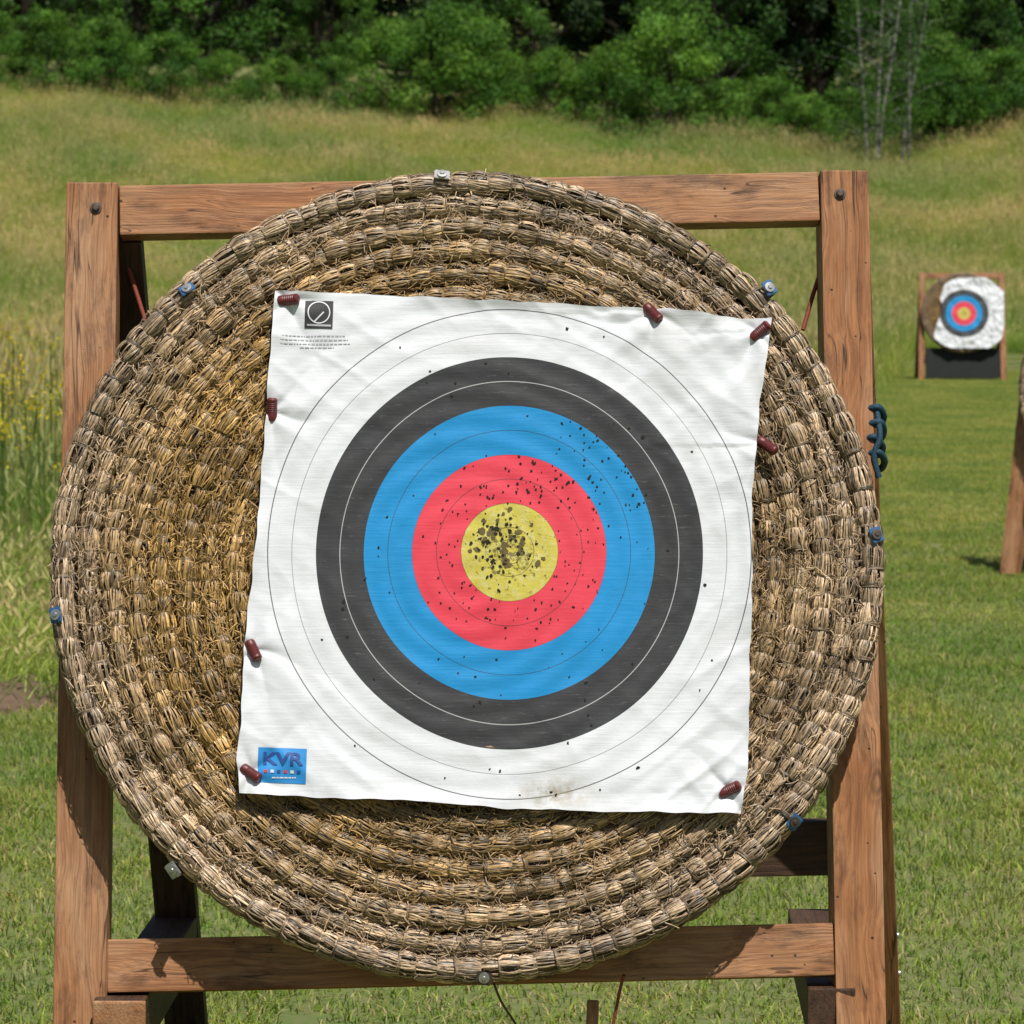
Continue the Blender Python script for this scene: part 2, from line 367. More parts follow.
I=np.arange(n*n).reshape(n,n); obj("soil_mound",mesh_np("soil_mound",V,np.stack([I[:-1,:-1],I[:-1,1:],I[1:,1:],I[1:,:-1]],-1).reshape(-1,4),None,[M_soil]))
# ------------------------------------------------------------------ trees
def leafcloud(A,centers,rads,per,size,cols,seed,flat=0.8):
    r=np.random.default_rng(seed)
    for c,rad in zip(centers,rads):
        n=int(per*rad**2)
        dv=r.normal(size=(n,3)); dv/=np.linalg.norm(dv,axis=1)[:,None]
        P=np.array(c)+dv*(rad*r.uniform(0.4,1.25,(n,1)))*np.array([1,1,flat])
        nn=dv+np.array([0,0,0.4])+r.normal(0,0.6,(n,3)); nn/=np.linalg.norm(nn,axis=1)[:,None]
        u=np.cross(nn,r.normal(size=(n,3))); u/=np.linalg.norm(u,axis=1)[:,None]; v=np.cross(nn,u)
        s=r.uniform(0.5,1.3,(n,1))*size
        V=np.stack([P-u*s,P-v*s*0.55,P+u*s,P+v*s*0.55],1).reshape(-1,3); Q=np.arange(4*n).reshape(n,4)
        base=np.array(cols[r.integers(0,len(cols))])*r.uniform(0.7,1.3)
        cc=base[None]*r.uniform(0.75,1.25,(n,1)); A.add(V,Q,np.repeat(cc,4,axis=0))
def tree_mesh(name,seed,h,wr,cols,size=0.10,nclu=46,base=0.1,per=300,trunkcol=(0.035,0.028,0.02)):
    r=np.random.default_rng(seed); A=Acc()
    pts=[(0,0,-0.3),(r.normal(0,.1),r.normal(0,.1),h*.35),(r.normal(0,.2),r.normal(0,.2),h*.7),(0,0,h*.95)]
    V,Q=tube(pts,np.array([.03,.022,.012,.003])*h,7); A.add(V,Q,trunkcol)
    C=[];R=[]
    for i in range(nclu):
        z=base+(1-base)*r.uniform(0,1)**0.9; prof=math.sin(math.pi*min(1,0.18+0.80*((z-base)/(1-base))))**0.7
        a=r.uniform(0,6.28); rr=wr*prof*math.sqrt(r.uniform(0.12,1))*r.uniform(0.75,1.2)
        p=(rr*math.cos(a),rr*math.sin(a),z*h); C.append(p); R.append(r.uniform(0.07,0.2)*wr*1.25)
        V,Q=tube([(0,0,max(0.1,z*h-rr*0.7)),(p[0]*.5,p[1]*.5,z*h-rr*0.25),p],np.array([.009,.006,.002])*h*0.5,4); A.add(V,Q,trunkcol)
    leafcloud(A,C,R,per/ (wr*wr)*8,size,cols,seed+5)
    return A.mesh(name,[M_leaf],False)
green=[(0.085,0.19,0.02),(0.11,0.23,0.025),(0.06,0.15,0.018),(0.13,0.25,0.035)]
canopy_shade=[(0.022,0.05,0.012),(0.03,0.065,0.014),(0.018,0.042,0.012),(0.035,0.07,0.02)]  # rear-tree greens darkened to stand in for the shade under the canopy
bushes=[tree_mesh(f"bushmesh{i}",100+i,3.4,2.3,green,0.06,74,0.04,760) for i in range(4)]
tall=[tree_mesh(f"treemesh{i}",200+i,11+i,3.4,canopy_shade,0.13,80,0.12,520) for i in range(4)]
mid=[tree_mesh(f"midmesh{i}",300+i,7.5,2.9,[(0.055,0.14,0.016),(0.075,0.17,0.022),(0.04,0.10,0.014)],0.09,80,0.08,600) for i in range(3)]
def place(name,lst,protos):
    P=np.array([(x,d-6,0) for x,d,s in lst]); P[:,2]=H(P[:,0],P[:,1])-0.1
    s=np.array([s for _,_,s in lst])[:,None]*np.ones((1,3)); rot=np.zeros((len(P),3)); rot[:,2]=rng.uniform(0,6.28,len(P))
    return scatter(name,P,rot,s,protos)
L1=[]
for row,(d0,sp) in enumerate([(135,3.6),(141,3.8),(148,4.2),(157,4.6),(168,5.0),(182,6)]):
    x=-75
    while x<75:
        L1.append((x+rng.uniform(-1,1),d0+rng.uniform(-2,2),rng.uniform(0.8,1.25))); x+=sp
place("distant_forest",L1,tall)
L2=[]
x=-70
while x<70:
    if not(-4.5<x<-1.5 or 1.5<x<3.5 or 9.5<x<14): L2.append((x+rng.uniform(-.8,.8),129+rng.uniform(-2,2),rng.uniform(0.55,0.95)))
    x+=3.0
place("woodland_edge",L2,mid)
def pxx(px,d): return (px-512)/F*d
for px,d,s in [(665,120,1.22),(440,122,1.15),(395,124,.95),(548,123,.75),(505,124,.7),(725,122,.72),(608,124,.8),(335,123,.62),(285,122,.60),(230,123,.6),(170,122,.75),(110,123,.8),(50,122,.85),(-10,123,.8),(765,125,.75),(805,124,.62),(845,125,.7),(950,123,.8),(1000,122,.85),(1050,122,.9),(925,125,1.1),(1110,123,.9),(-80,123,.9),(1180,124,.9),(-150,123,.9),(1250,124,.8),(-220,124,.9)]:
    x=pxx(px,d); o=obj("bush",bushes[random.randrange(4)]); o.location=(x,d-6,float(H(x,d-6))-0.15); o.rotation_euler=(0,0,random.uniform(0,6.28)); o.scale=(s*1.0,s*1.0,s)
m,t,b=newmat("birch_bark"); tc=t.nodes.new("ShaderNodeTexCoord")
nb=noise(t,mapping(t,tc.outputs["Object"],(2,2,9)),1.5,4); t.links.new(ramp(t,nb,[(0.40,(0.05,0.045,0.04)),(0.52,(0.34,0.33,0.29))]),b.inputs["Base Color"]); M_birch=m
for bi,(px,d) in enumerate([(872,118),(900,119)]):
    x=pxx(px,d); r=np.random.default_rng(500+bi); e=empty("birch_tree",Matrix.Translation((x,d-6,float(H(x,d-6)))))
    A=Acc(); C=[];R=[]
    for k in range(3 if bi==0 else 2):
        lx=r.uniform(-1.0,1.3); ly=r.uniform(-.5,.5); bx=r.uniform(-.3,.3)
        pl=[(bx,0,-.2),(bx+lx*.15,ly*.2,1.8),(bx+lx*.5,ly*.6,4.2),(bx+lx,ly,8.5)]
        V,Q=tube(pl,[.055,.045,.032,.01],7); A.add(V,Q,(1,1,1))
        for j in range(48):
            tt=r.uniform(0.12,1); z=8.5*tt; cx=bx+lx*tt**1.4; cy=ly*tt; a=r.uniform(0,6.28); q=r.uniform(.3,1.4)
            pe=(cx+q*math.cos(a),cy+q*math.sin(a),z+0.5); V,Q=tube([(cx,cy,z),((cx+pe[0])/2,(cy+pe[1])/2,z+.35),pe],[.012,.008,.003],4); A.add(V,Q,(1,1,1)); C.append(pe); R.append(r.uniform(.2,.6))
    obj("trunks",A.mesh("birch_trunks",[M_birch]),e)
    A=Acc(); leafcloud(A,C,R,300,0.05,[(0.06,0.14,0.02),(0.08,0.17,0.03)],510+bi); obj("foliage",A.mesh("birch_foliage",[M_leaf],False),e)
# ------------------------------------------------------------------ timber beam
def beam(name,a,b,wd,th,mat,parent,up=(0,0,1),bev=0.003):
    a=Vector(a);b=Vector(b);L=(b-a).length; X=(b-a).normalized(); Zv=Vector(up); Zv=(Zv-X*Zv.dot(X)).normalized(); Yv=Zv.cross(X)
    bm=bmesh.new(); bmesh.ops.create_cube(bm,size=1.0)
    for v in bm.verts: v.co=Vector((v.co.x*L,v.co.y*wd,v.co.z*th))
    bmesh.ops.bevel(bm,geom=bm.edges[:],offset=bev,segments=2,affect='EDGES',profile=0.6)
    me=bpy.data.meshes.new(name); bm.to_mesh(me); bm.free(); me.materials.append(mat)
    for p in me.polygons: p.use_smooth=False
    o=obj(name,me,parent); M=Matrix((X,Yv,Zv)).transposed().to_4x4(); M.translation=(a+b)/2; o.matrix_local=M; return o
# ------------------------------------------------------------------ straw boss
def boss_mesh(name,rad,ey,nst,nloose,seed,inner=0.0,nb_=6):
    r=np.random.default_rng(seed); pitchr=0.0408; A=Acc()
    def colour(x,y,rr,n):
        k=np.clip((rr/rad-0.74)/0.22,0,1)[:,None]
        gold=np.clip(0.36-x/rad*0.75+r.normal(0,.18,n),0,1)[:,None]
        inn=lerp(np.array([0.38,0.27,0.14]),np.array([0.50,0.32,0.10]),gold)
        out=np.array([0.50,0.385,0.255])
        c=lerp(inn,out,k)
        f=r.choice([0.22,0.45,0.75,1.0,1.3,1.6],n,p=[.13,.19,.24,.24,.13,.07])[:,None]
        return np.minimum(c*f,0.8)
    rings=[]; R=rad-0.0205
    while R>0.03:
        rings.append((R,-0.022+r.normal(0,0.0016))); R-=pitchr
    rim=[(rad-0.0205,-0.062),(rad-0.0215,-0.102)]
    SR=[];T0=[];T1=[];ZC=[];W0=[]
    for j,(R,zc) in enumerate(rings+rim):
        n=max(6,int(round(2*math.pi*R/0.0330))); e=np.sort((np.arange(n)+r.uniform(-.16,.16,n))/n*2*math.pi+r.uniform(0,6))
        e2=np.append(e[1:],e[0]+2*math.pi)
        rw=R+r.normal(0,.0012,n)+0.0018*np.sin(e*3+j)
        SR.append(rw);T0.append(e);T1.append(e2);ZC.append(np.full(n,zc)+r.normal(0,.0020,n)); W0.append(np.full(n,1.0 if j>=len(rings) or j==0 else 0.0))
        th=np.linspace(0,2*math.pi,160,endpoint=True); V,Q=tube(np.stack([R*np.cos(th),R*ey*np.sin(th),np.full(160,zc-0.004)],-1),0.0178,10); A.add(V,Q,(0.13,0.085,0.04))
    SR=np.concatenate(SR);T0=np.concatenate(T0);T1=np.concatenate(T1);ZC=np.concatenate(ZC);RM=np.concatenate(W0)
    keep=SR>inner; SR,T0,T1,ZC,RM=[q[keep] for q in (SR,T0,T1,ZC,RM)]
    ns=len(SR); fat=r.uniform(0.92,1.10,ns); shade=r.uniform(0.75,1.2,ns)
    def surf(Rr,th,phi,rho,zc):
        rr=Rr+rho*np.sin(phi)
        P=np.stack([rr*np.cos(th),rr*ey*np.sin(th),zc+rho*np.cos(phi)],-1)
        Nn=np.stack([np.sin(phi)*np.cos(th),np.sin(phi)*np.sin(th),np.cos(phi)],-1)
        Wv=np.stack([np.cos(phi)*np.cos(th),np.cos(phi)*np.sin(th),-np.sin(phi)],-1)
        return P,Nn,Wv
    idx=np.repeat(np.arange(ns),nst); n=len(idx); k=5; s=np.linspace(-0.08,1.08,k)[None]
    phimax=np.where(RM[idx]>0,2.0,1.35); phi=(r.uniform(-1.35,1,n)); phi=np.where(phi>0,phi*phimax,phi)
    phi=phi[:,None]+(r.normal(0,.16,n)[:,None]+0.12)*(s-.5)
    rho=(0.0170+0.0042*np.clip(np.sin(math.pi*np.clip(s,0,1)),0,1)**0.45)*fat[idx][:,None]+r.normal(0,.0007,n)[:,None]+r.normal(0,.0004,(n,k))
    th=T0[idx][:,None]+(T1-T0)[idx][:,None]*s
    P,Nn,Wv=surf(SR[idx][:,None],th,phi,rho,ZC[idx][:,None])
    wd=r.uniform(0.0007,0.0017,n)[:,None,None]
    V,Q,per=ribbon(P,Wv*wd,Nn*wd*0.8)
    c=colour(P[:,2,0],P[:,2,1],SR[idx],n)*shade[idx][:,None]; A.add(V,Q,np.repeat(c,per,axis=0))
    idx=np.repeat(np.arange(ns),nb_); n=len(idx); k=8; phi=np.linspace(-1.4,1.45,k)[None]*np.ones((n,1))
    off=(r.normal(0,.0016,n)[:,None]+r.normal(0,.0025,n)[:,None]*np.linspace(-1,1,k)[None])/SR[idx][:,None]
    rho=(0.0180*fat[idx])[:,None]+r.uniform(0,.0014,n)[:,None]
    th=T0[idx][:,None]+off
    P,Nn,Wv=surf(SR[idx][:,None],th,phi,rho,ZC[idx][:,None])
    Tn=np.stack([-np.sin(th),np.cos(th),0*th],-1); wd=r.uniform(0.0007,0.0014,n)[:,None,None]
    V,Q,per=ribbon(P,Tn*wd,Nn*wd*0.8)
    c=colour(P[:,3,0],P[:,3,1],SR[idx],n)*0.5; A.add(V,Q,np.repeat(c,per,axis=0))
    # short chopped ends and chaff, densest toward the middle where arrows have broken the straw
    n=nloose; rr=rad*np.sqrt(r.uniform((max(inner,0.36 if inner>0 else 0)/rad)**2,0.985,n)); more=np.clip(1.22-rr/rad,0.12,1)/0.7; th=r.uniform(0,6.283,n)
    kp=r.uniform(0,1,n)<more; rr=rr[kp];th=th[kp];n=len(rr)
    p0=np.stack([rr*np.cos(th),rr*ey*np.sin(th),np.full(n,-0.005)+r.uniform(-.009,.005,n)],-1)
    al=th+np.pi/2+r.normal(0,0.8,n); ln=r.uniform(0.006,0.026,n); k=4; s=np.linspace(-.5,.5,k)
    arc=r.uniform(0.0,0.003,n)
    dirv=np.stack([np.cos(al),np.sin(al),r.normal(0,.25,n)],-1)
    P=p0[:,None]+dirv[:,None]*(ln[:,None]*s[None])[...,None]; P[...,2]+=arc[:,None]*(1-4*s[None]**2)
    prp=np.stack([-np.sin(al),np.cos(al),0*al],-1); P+=prp[:,None]*(r.normal(0,.0016,n)[:,None]*(s[None]**2*4))[...,None]
    wd=r.uniform(0.0004,0.0011,n)[:,None,None]
    V,Q,per=ribbon(P,prp[:,None]*wd,np.array([0,0,1.0])*wd)
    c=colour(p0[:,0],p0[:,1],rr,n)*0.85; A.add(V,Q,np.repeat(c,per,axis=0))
    return A.mesh(name,[M_straw])
def disc_body(name,rad,ey,z0,z1,mat):
    th=np.linspace(0,2*math.pi,96,endpoint=False)
    prof=[(0.001,z0),(rad*.5,z0),(rad,z0),(rad+.004,(z0+z1)/2),(rad,z1),(rad*.5,z1),(0.001,z1)]
    V=np.array([[(p[0]*math.cos(a),p[0]*ey*math.sin(a),p[1]) for a in th] for p in prof]).reshape(-1,3)
    I=np.arange(len(V)).reshape(len(prof),96); J=np.roll(I,-1,1); Q=np.stack([I[:-1],J[:-1],J[1:],I[1:]],-1).reshape(-1,4)
    return mesh_np(name,V,Q,None,[mat])
LEAN=math.radians(13.4)
def board_matrix(loc,yaw): return Matrix.Translation(loc)@Matrix.Rotation(yaw,4,'Z')@Matrix.Rotation(math.radians(90)-LEAN,4,'X')
# ================================================================== MAIN TARGET
MB=board_matrix((-0.073,-0.018,1.071),math.radians(2.0)); MBi=MB.inverted()
main=empty("archery_target",MB)
fw=Vector((0,math.cos(pitch),-math.sin(pitch))); upv=Vector((0,math.sin(pitch),math.cos(pitch)))
def rec(px,py,z=0.0):
    """rectify a reading taken on the photograph into metres on the board plane at height z"""
    d=fw+Vector((1,0,0))*((px-512)/F)+upv*((512-py)/F)
    o=MBi@CAM; dl=MBi.to_3x3()@d; t_=(z-o.z)/dl.z; return o+dl*t_
RAD=0.6965; BC=Vector((0.001,0.0085,0)); EY=0.983
o=obj("straw_boss",boss_mesh("straw_boss",RAD,EY,38,36000,3,0.2,7),main); o.location=BC
o=obj("boss_core",disc_body("boss_core",RAD-0.018,EY,-0.03,-0.122,M_strawdark),main); o.location=BC
ZF=-0.126
def leg(name,top,bot,wd,th=0.085,zf=ZF):
    a=rec(*top,zf); b_=rec(*bot,zf); zc=zf-th/2; a.z=b_.z=zc
    vg=-(MB.translation.z+zc*math.sin(LEAN))/math.cos(LEAN)
    dr=(b_-a); e=a+dr*((vg-a.y)/dr.y); return beam(name,a,e,wd,th,M_wood,main)
leg("front_leg_left",(92,182),(80,1000),0.089)
leg("front_leg_right",(844.5,170),(861,1000),0.084)
def bar(name,a,b_,wd,th,zf,mat=M_wood):
    a=rec(*a,zf); b_=rec(*b_,zf); a.z=b_.z=zf-th/2; return beam(name,a,b_,wd,th,mat,main)
bar("top_rail",(119.5,210),(819,196),0.088,0.05,ZF-0.006)
bar("bottom_rail",(107,966),(834,949),0.088,0.06,ZF-0.004)
def wbeam(name,a,b_,wd,th,mat,up=(0,-1,0)): return beam(name,MBi@Vector(a),MBi@Vector(b_),wd,th,mat,main,MBi.to_3x3()@Vector(up))
wbeam("back_leg_left",(-0.685,0.29,1.63),(-0.63,0.98,0.0),0.08,0.05,M_woodshade)
wbeam("back_leg_right",(0.580,0.31,1.63),(0.722,0.98,0.0),0.085,0.05,M_wood)
wbeam("back_rail",(-0.60,0.80,0.46),(0.62,0.84,0.475),0.105,0.045,M_woodshade)
wbeam("side_rail_left",(-0.650,-0.10,0.325),(-0.645,0.85,0.30),0.086,0.086,M_woodshade,(0,0,1))
wbeam("rail_end_left",(-0.650,-0.112,0.322),(-0.650,-0.101,0.322),0.088,0.088,M_wood,(0,0,1))
wbeam("side_rail_right",(0.535,-0.035,0.330),(0.57,0.85,0.31),0.08,0.086,M_woodshade,(0,0,1))
def lathe(name,prof,mat,parent,loc,rot=None,sides=20):
    th=np.linspace(0,2*math.pi,sides,endpoint=False)
    V=np.array([[(p[0]*math.cos(a),p[0]*math.sin(a),p[1]) for a in th] for p in prof]).reshape(-1,3)
    I=np.arange(len(V)).reshape(len(prof),sides); J=np.roll(I,-1,1); Q=np.stack([I[:-1],J[:-1],J[1:],I[1:]],-1).reshape(-1,4)
    me=mesh_np(name,V,Q,None,[mat]); o=obj(name,me,parent); M=Matrix.Translation(loc)
    if rot is not None: M=M@rot
    o.matrix_local=M
    try: me.set_sharp_from_angle(angle=math.radians(35))
    except Exception: pass
    return o
boltp=[(0.0001,0.007),(0.005,0.007),(0.0075,0.0055),(0.008,0.0022),(0.0115,0.002),(0.012,0.0),(0.012,-0.002)]
boltp=[(a*0.85,b_) for a,b_ in boltp]
for i,(x,y) in enumerate([(96,208),(840,194)]):
    lathe(f"bolt_{i}",boltp,M_rust,main,rec(x,y,ZF+0.0005))
for i,z in enumerate((0.30,0.22)):
    t_=(1.63-z)/1.63; bx=0.580+(0.722-0.580)*t_; by=0.31+(0.98-0.31)*t_
    lathe(f"side_bolt_{i}",boltp,M_metal,main,MBi@Vector((bx+0.042,by,z)),MBi.to_3x3().to_4x4()@Matrix.Rotation(math.radians(90),4,'Y'))
clips=[(442,175,M_metal),(187,289,M_bluepl),(769,288,M_bluepl),(876,535,M_bluepl),(56,615,M_bluepl),(794,822,M_bluepl),(173,870,M_metal),(484,978,M_rust)]
cr_=random.Random(8)
for i,(x,y,mt) in enumerate(clips):
    p=rec(x,y,0.002); a=math.atan2(p.y,p.x)+cr_.uniform(-.3,.3); R_=Matrix.Rotation(a,4,'Z')
    e=Vector((p.x,p.y,0.004))
    bm=bmesh.new(); bmesh.ops.create_cube(bm,size=1)
    for v in bm.verts: v.co=Vector((v.co.x*0.020,v.co.y*0.026,v.co.z*0.003))
    me=bpy.data.meshes.new("clip"); bmesh.ops.bevel(bm,geom=bm.edges[:],offset=0.0012,segments=2,affect='EDGES')
    g2=bmesh.ops.create_cube(bm,size=1)
    for v in g2['verts']: v.co=Vector((0.010+v.co.x*0.003,v.co.y*0.024,-0.03+v.co.z*0.06))
    bm.to_mesh(me); bm.free(); me.materials.append(M_bluepl if mt is M_bluepl else (M_rust if mt is M_rust else M_metal))
    tl=Matrix.Rotation(math.radians(cr_.uniform(15,35)),4,'Y')
    o=obj(f"rim_clip_{i}",me,main); o.matrix_local=Matrix.Translation(e)@R_@tl
    lathe(f"rim_screw_{i}",[(0.0001,0.0055),(0.003,0.0055),(0.0038,0.0045),(0.004,0.0035),(0.0088,0.0032),(0.009,0.0),(0.009,-0.002)],M_rust if i in (3,5) else M_metal,main,e+Vector((0,0,0.0015)),R_@tl)
# ---- paper face
FC=rec(509.5,552.5,0.010)
pins=[(287,301),(652,313),(759,333),(272,411),(766,446),(253,650),(250,773),(729,790)]
pinl=[rec(x,y,0.012) for x,y in pins]
def pedge(pts,z=0.010): return [rec(x,y,z) for x,y in pts]
Lft=pedge([(275,292),(271,350),(266,411),(262,480),(254,560),(244,650),(241,725),(237,760),(240,793)])
Rgt=pedge([(771,319),(766,360),(759,400),(756,445),(751,500),(752,560),(749,680),(748,760),(741,814)])
Top=pedge([(275,292),(360,294),(480,301),(600,307),(652,309),(700,314),(740,320),(771,319)])
Bot=pedge([(240,793),(262,795),(330,798),(420,802),(500,808),(600,812),(680,813),(741,814)])
def poly(pts,s):
    a=np.array([(p.x,p.y) for p in pts]); L=np.r_[0,np.cumsum(np.linalg.norm(np.diff(a,axis=0),axis=1))]; L/=L[-1]
    return np.stack([np.interp(s,L,a[:,0]),np.interp(s,L,a[:,1])],-1)
def hfun(u,v):
    h=0.002
    rr=math.hypot(u,v/0.985)
    h+=0.0006*math.cos(2*math.pi*(RAD-0.0205-rr)/0.0408)
    h+=0.0060*mnoise.noise(Vector((u*4,v*4,0.3)))+0.0021*mnoise.noise(Vector((u*12,v*10,4)))+0.0007*mnoise.noise(Vector((u*30,v*30,4)))
    k=0.25+1.0*max(0,(u-FC.x)/0.4)
    q=mnoise.noise(Vector(((u*0.75+v*0.66)*5,(u*-0.66+v*0.75)*18,7)))
    ed=max(0,math.hypot(u-FC.x,v-FC.y)/0.42-0.45)
    h+=0.0075*k*(0.35-min(abs(q)*2.2,0.6))*ed
    q2=mnoise.noise(Vector(((u*0.8-v*0.6)*4,(u*0.6+v*0.8)*16,17)))
    h+=0.0040*(0.35-min(abs(q2)*2.4,0.6))*ed
    for i,p in enumerate(pinl):
        dx,dy=u-p.x,v-p.y; d=math.hypot(dx,dy); th=math.atan2(dy,dx)
        h+=0.014*math.exp(-d/0.085)*(d/(d+0.02))*abs(math.sin(2.6*th+i*1.3+1.2*mnoise.noise(Vector((u*9,v*9,i)))))-0.004*math.exp(-(d/0.02)**2)
    return h
def z_at(u,v): return 0.0115+hfun(u,v)
NG=250; ss=np.linspace(0,1,NG)
pl_,pr_,pt_,pb_=poly(Lft,ss),poly(Rgt,ss),poly(Top,ss),poly(Bot,ss)
Pg=np.zeros((NG,NG,3))
for j,tv in enumerate(ss):
    for i,sv in enumerate(ss):
        c=(1-sv)*pl_[j]+sv*pr_[j]+(1-tv)*pt_[i]+tv*pb_[i]-((1-sv)*(1-tv)*pl_[0]+sv*(1-tv)*pr_[0]+(1-sv)*tv*pl_[-1]+sv*tv*pr_[-1])
        e=min(sv,1-sv,tv,1-tv); 
        lift=0.009*max(0,1-e/0.035)**1.5*(0.4+1.2*mnoise.noise(Vector((c[0]*9,c[1]*9,9))))
        wob=max(0,1-e/0.02)*0.003
        Pg[j,i]=(c[0]+wob*mnoise.noise(Vector((c[0]*25,c[1]*25,1))),c[1]+wob*mnoise.noise(Vector((c[0]*25,c[1]*25,5))),z_at(c[0],c[1])+lift)
I=np.arange(NG*NG).reshape(NG,NG); Q=np.stack([I[:-1,:-1],I[1:,:-1],I[1:,1:],I[:-1,1:]],-1).reshape(-1,4)
Vp=Pg.reshape(-1,3); uvp=np.stack([(Vp[:,0]-FC.x),(Vp[:,1]-FC.y)*0.978],-1)
uvp=uvp+np.array([(0.0022*mnoise.noise(Vector((p[0]*4,p[1]*4,31))),0.0022*mnoise.noise(Vector((p[0]*4,p[1]*4,47)))) for p in Vp])
obj("paper_target_face",mesh_np("paper_target_face",Vp,Q,None,[M_face],True,uvp),main)
# ---- arrow holes
A=Acc(); A3=Acc(); r=random.Random(11)
def hole(px,py,rad,AA=None,dz=0.0010):
    AA=AA or A
    p=rec(px,py,0.013); n=8
    a0=r.uniform(0,6.28); st_=r.uniform(1.0,1.5); V=[]
    for k in range(n):
        a=k/n*2*math.pi; rr=rad*r.uniform(0.55,1.25); x=rr*math.cos(a)*st_; y=rr*math.sin(a)
        X_=p.x+x*math.cos(a0)-y*math.sin(a0); Y_=p.y+x*math.sin(a0)+y*math.cos(a0)
        V.append((X_,Y_,z_at(X_,Y_)+dz))
    V.insert(0,(p.x,p.y,z_at(p.x,p.y)+dz))
    AA.add(V,[[0,1+2*k,2+2*k,1+(2*k+2)%n] for k in range(4)],(0,0,0))
def scat(n,cx,cy,sx,sy,r0,r1,rmin=0,rmax=999,AA=None,dz=0.0010):
    c=0
    while c<n:
        x=r.gauss(cx,sx); y=r.gauss(cy,sy); q=math.hypot(x-509.5,y-552.5)
        if rmin<=q<=rmax: hole(x,y,r.uniform(r0,r1)/600,AA,dz); c+=1
scat(40,500,543,19,17,1.2,3.6,0,45,A3,0.0007)
scat(70,502,545,24,22,0.6,1.8,0,46)
scat(12,496,535,14,12,1.2,2.6,0,44)
scat(120,512,556,62,62,0.5,1.3,48,97)
scat(42,538,485,26,16,0.6,1.6,48,97)
scat(30,602,448,28,28,0.6,1.5,98,146); scat(14,640,500,18,30,0.6,1.4,98,150); scat(26,509,552,110,110,0.6,1.2,98,146)
scat(16,509,552,140,140,0.7,1.4,147,193)
for x,y,q in [(567,329,1.7),(500,771,1.4),(490,769,1.0),(355,746,1.2),(344,602,2.0),(343,609,1.8),(638,768,1.6),(705,585,1.7),(643,437,2.2),(668,550,1.4),(692,452,1.2),(604,337,1.0),(400,348,1.0),(712,660,1.1),(700,690,1.0),(322,640,1.0),(585,700,1.2),(480,702,1.6),(474,706,1.3),(568,743,1.4),(600,790,1.1),(430,372,1.0),(520,795,.9),(445,778,.9),(556,795,1.6),(551,792,1.2)]: hole(x,y,q/600)
obj("arrow_holes",A.mesh("arrow_holes",[M_black],False),main)
obj("torn_patches",A3.mesh("torn_patches",[M_torn],False),main)
# ---- printed marks
def quadmark(name,px0,py0,px1,py1,mat,dz=0.0012,rot=0.0,nx_=8,ny_=6):
    V=[];cx,cy=(px0+px1)/2,(py0+py1)/2
    for j in range(ny_+1):
        for i in range(nx_+1):
            x=px0+(px1-px0)*i/nx_-cx; y=py0+(py1-py0)*j/ny_-cy
            p=rec(cx+x*math.cos(rot)-y*math.sin(rot),cy+x*math.sin(rot)+y*math.cos(rot),0.013); V.append((p.x,p.y,z_at(p.x,p.y)+dz))
    I=np.arange(len(V)).reshape(ny_+1,nx_+1); Q=np.stack([I[:-1,:-1],I[1:,:-1],I[1:,1:],I[:-1,1:]],-1).reshape(-1,4)
    return obj(name,mesh_np(name,V,Q,None,[mat]),main)
R3=math.radians(2.0)
quadmark("label_blue",258,748.5,306.5,783.5,M_blueink,0.0012,R3,24,18)
def text(name,s,px,py,hpx,mat,dz,wide=1.0,rot=R3,bold=0.0):
    cu=bpy.data.curves.new(name,'FONT'); cu.body=s; cu.size=hpx/600/0.7; cu.align_x='CENTER'; cu.align_y='CENTER'; cu.offset=bold; cu.space_character=0.98
    p=rec(px,py,0.013); ob=bpy.data.objects.new(name,cu); link(ob)
    dg=bpy.context.evaluated_depsgraph_get(); me=bpy.data.meshes.new_from_object(ob.evaluated_get(dg)); bpy.data.objects.remove(ob)
    bm=bmesh.new(); bm.from_mesh(me); bmesh.ops.triangulate(bm,faces=bm.faces[:])
    for _ in range(2): bmesh.ops.subdivide_edges(bm,edges=bm.edges[:],cuts=1,use_grid_fill=True)
    bm.to_mesh(me); bm.free()
    ca,sa=math.cos(-rot),math.sin(-rot)
    for v in me.vertices:
        x,y=v.co.x*wide,v.co.y; u=p.x+x*ca-y*sa; w_=p.y+x*sa+y*ca; v.co=(u,w_,z_at(u,w_)+dz)
    me.materials.clear(); me.materials.append(mat); return obj(name,me,main)
text("label_lettering","KVR",282.5,760,12,M_navyink,0.0026,1.25,R3,0.0008)
for k in range(6): quadmark(f"label_row_{k}",264+k*6.6,770+k*0.25,267.5+k*6.6,773+k*0.25,[M_redink,M_whiteink,M_navyink][k%3],0.0022,R3,2,2)
quadmark("corner_mark",305,301,333,329,M_ink,0.0012,R3,16,16)
def ringmark(name,cx,cy,r0,r1,mat,dz,a0=0,a1=2*math.pi):
    V=[];n=40
    for i in range(n+1):
        a=a0+(a1-a0)*i/n
        for q in (r0,r1):
            p=rec(cx+q*math.cos(a),cy+q*math.sin(a),0.013); V.append((p.x,p.y,z_at(p.x,p.y)+dz))
    I=np.arange(len(V)).reshape(n+1,2); Q=np.stack([I[:-1,0],I[:-1,1],I[1:,1],I[1:,0]],-1); obj(name,mesh_np(name,V,Q,None,[mat]),main)
ringmark("corner_mark_ring",319,313,10.2,11.4,M_whiteink,0.0022)
quadmark("corner_mark_stroke",312,317,326,318.4,M_whiteink,0.0022,-0.8,8,1)
quadmark("corner_mark_foot",307,325,331,327,M_grey,0.0022,R3,8,1)
rr=random.Random(3)
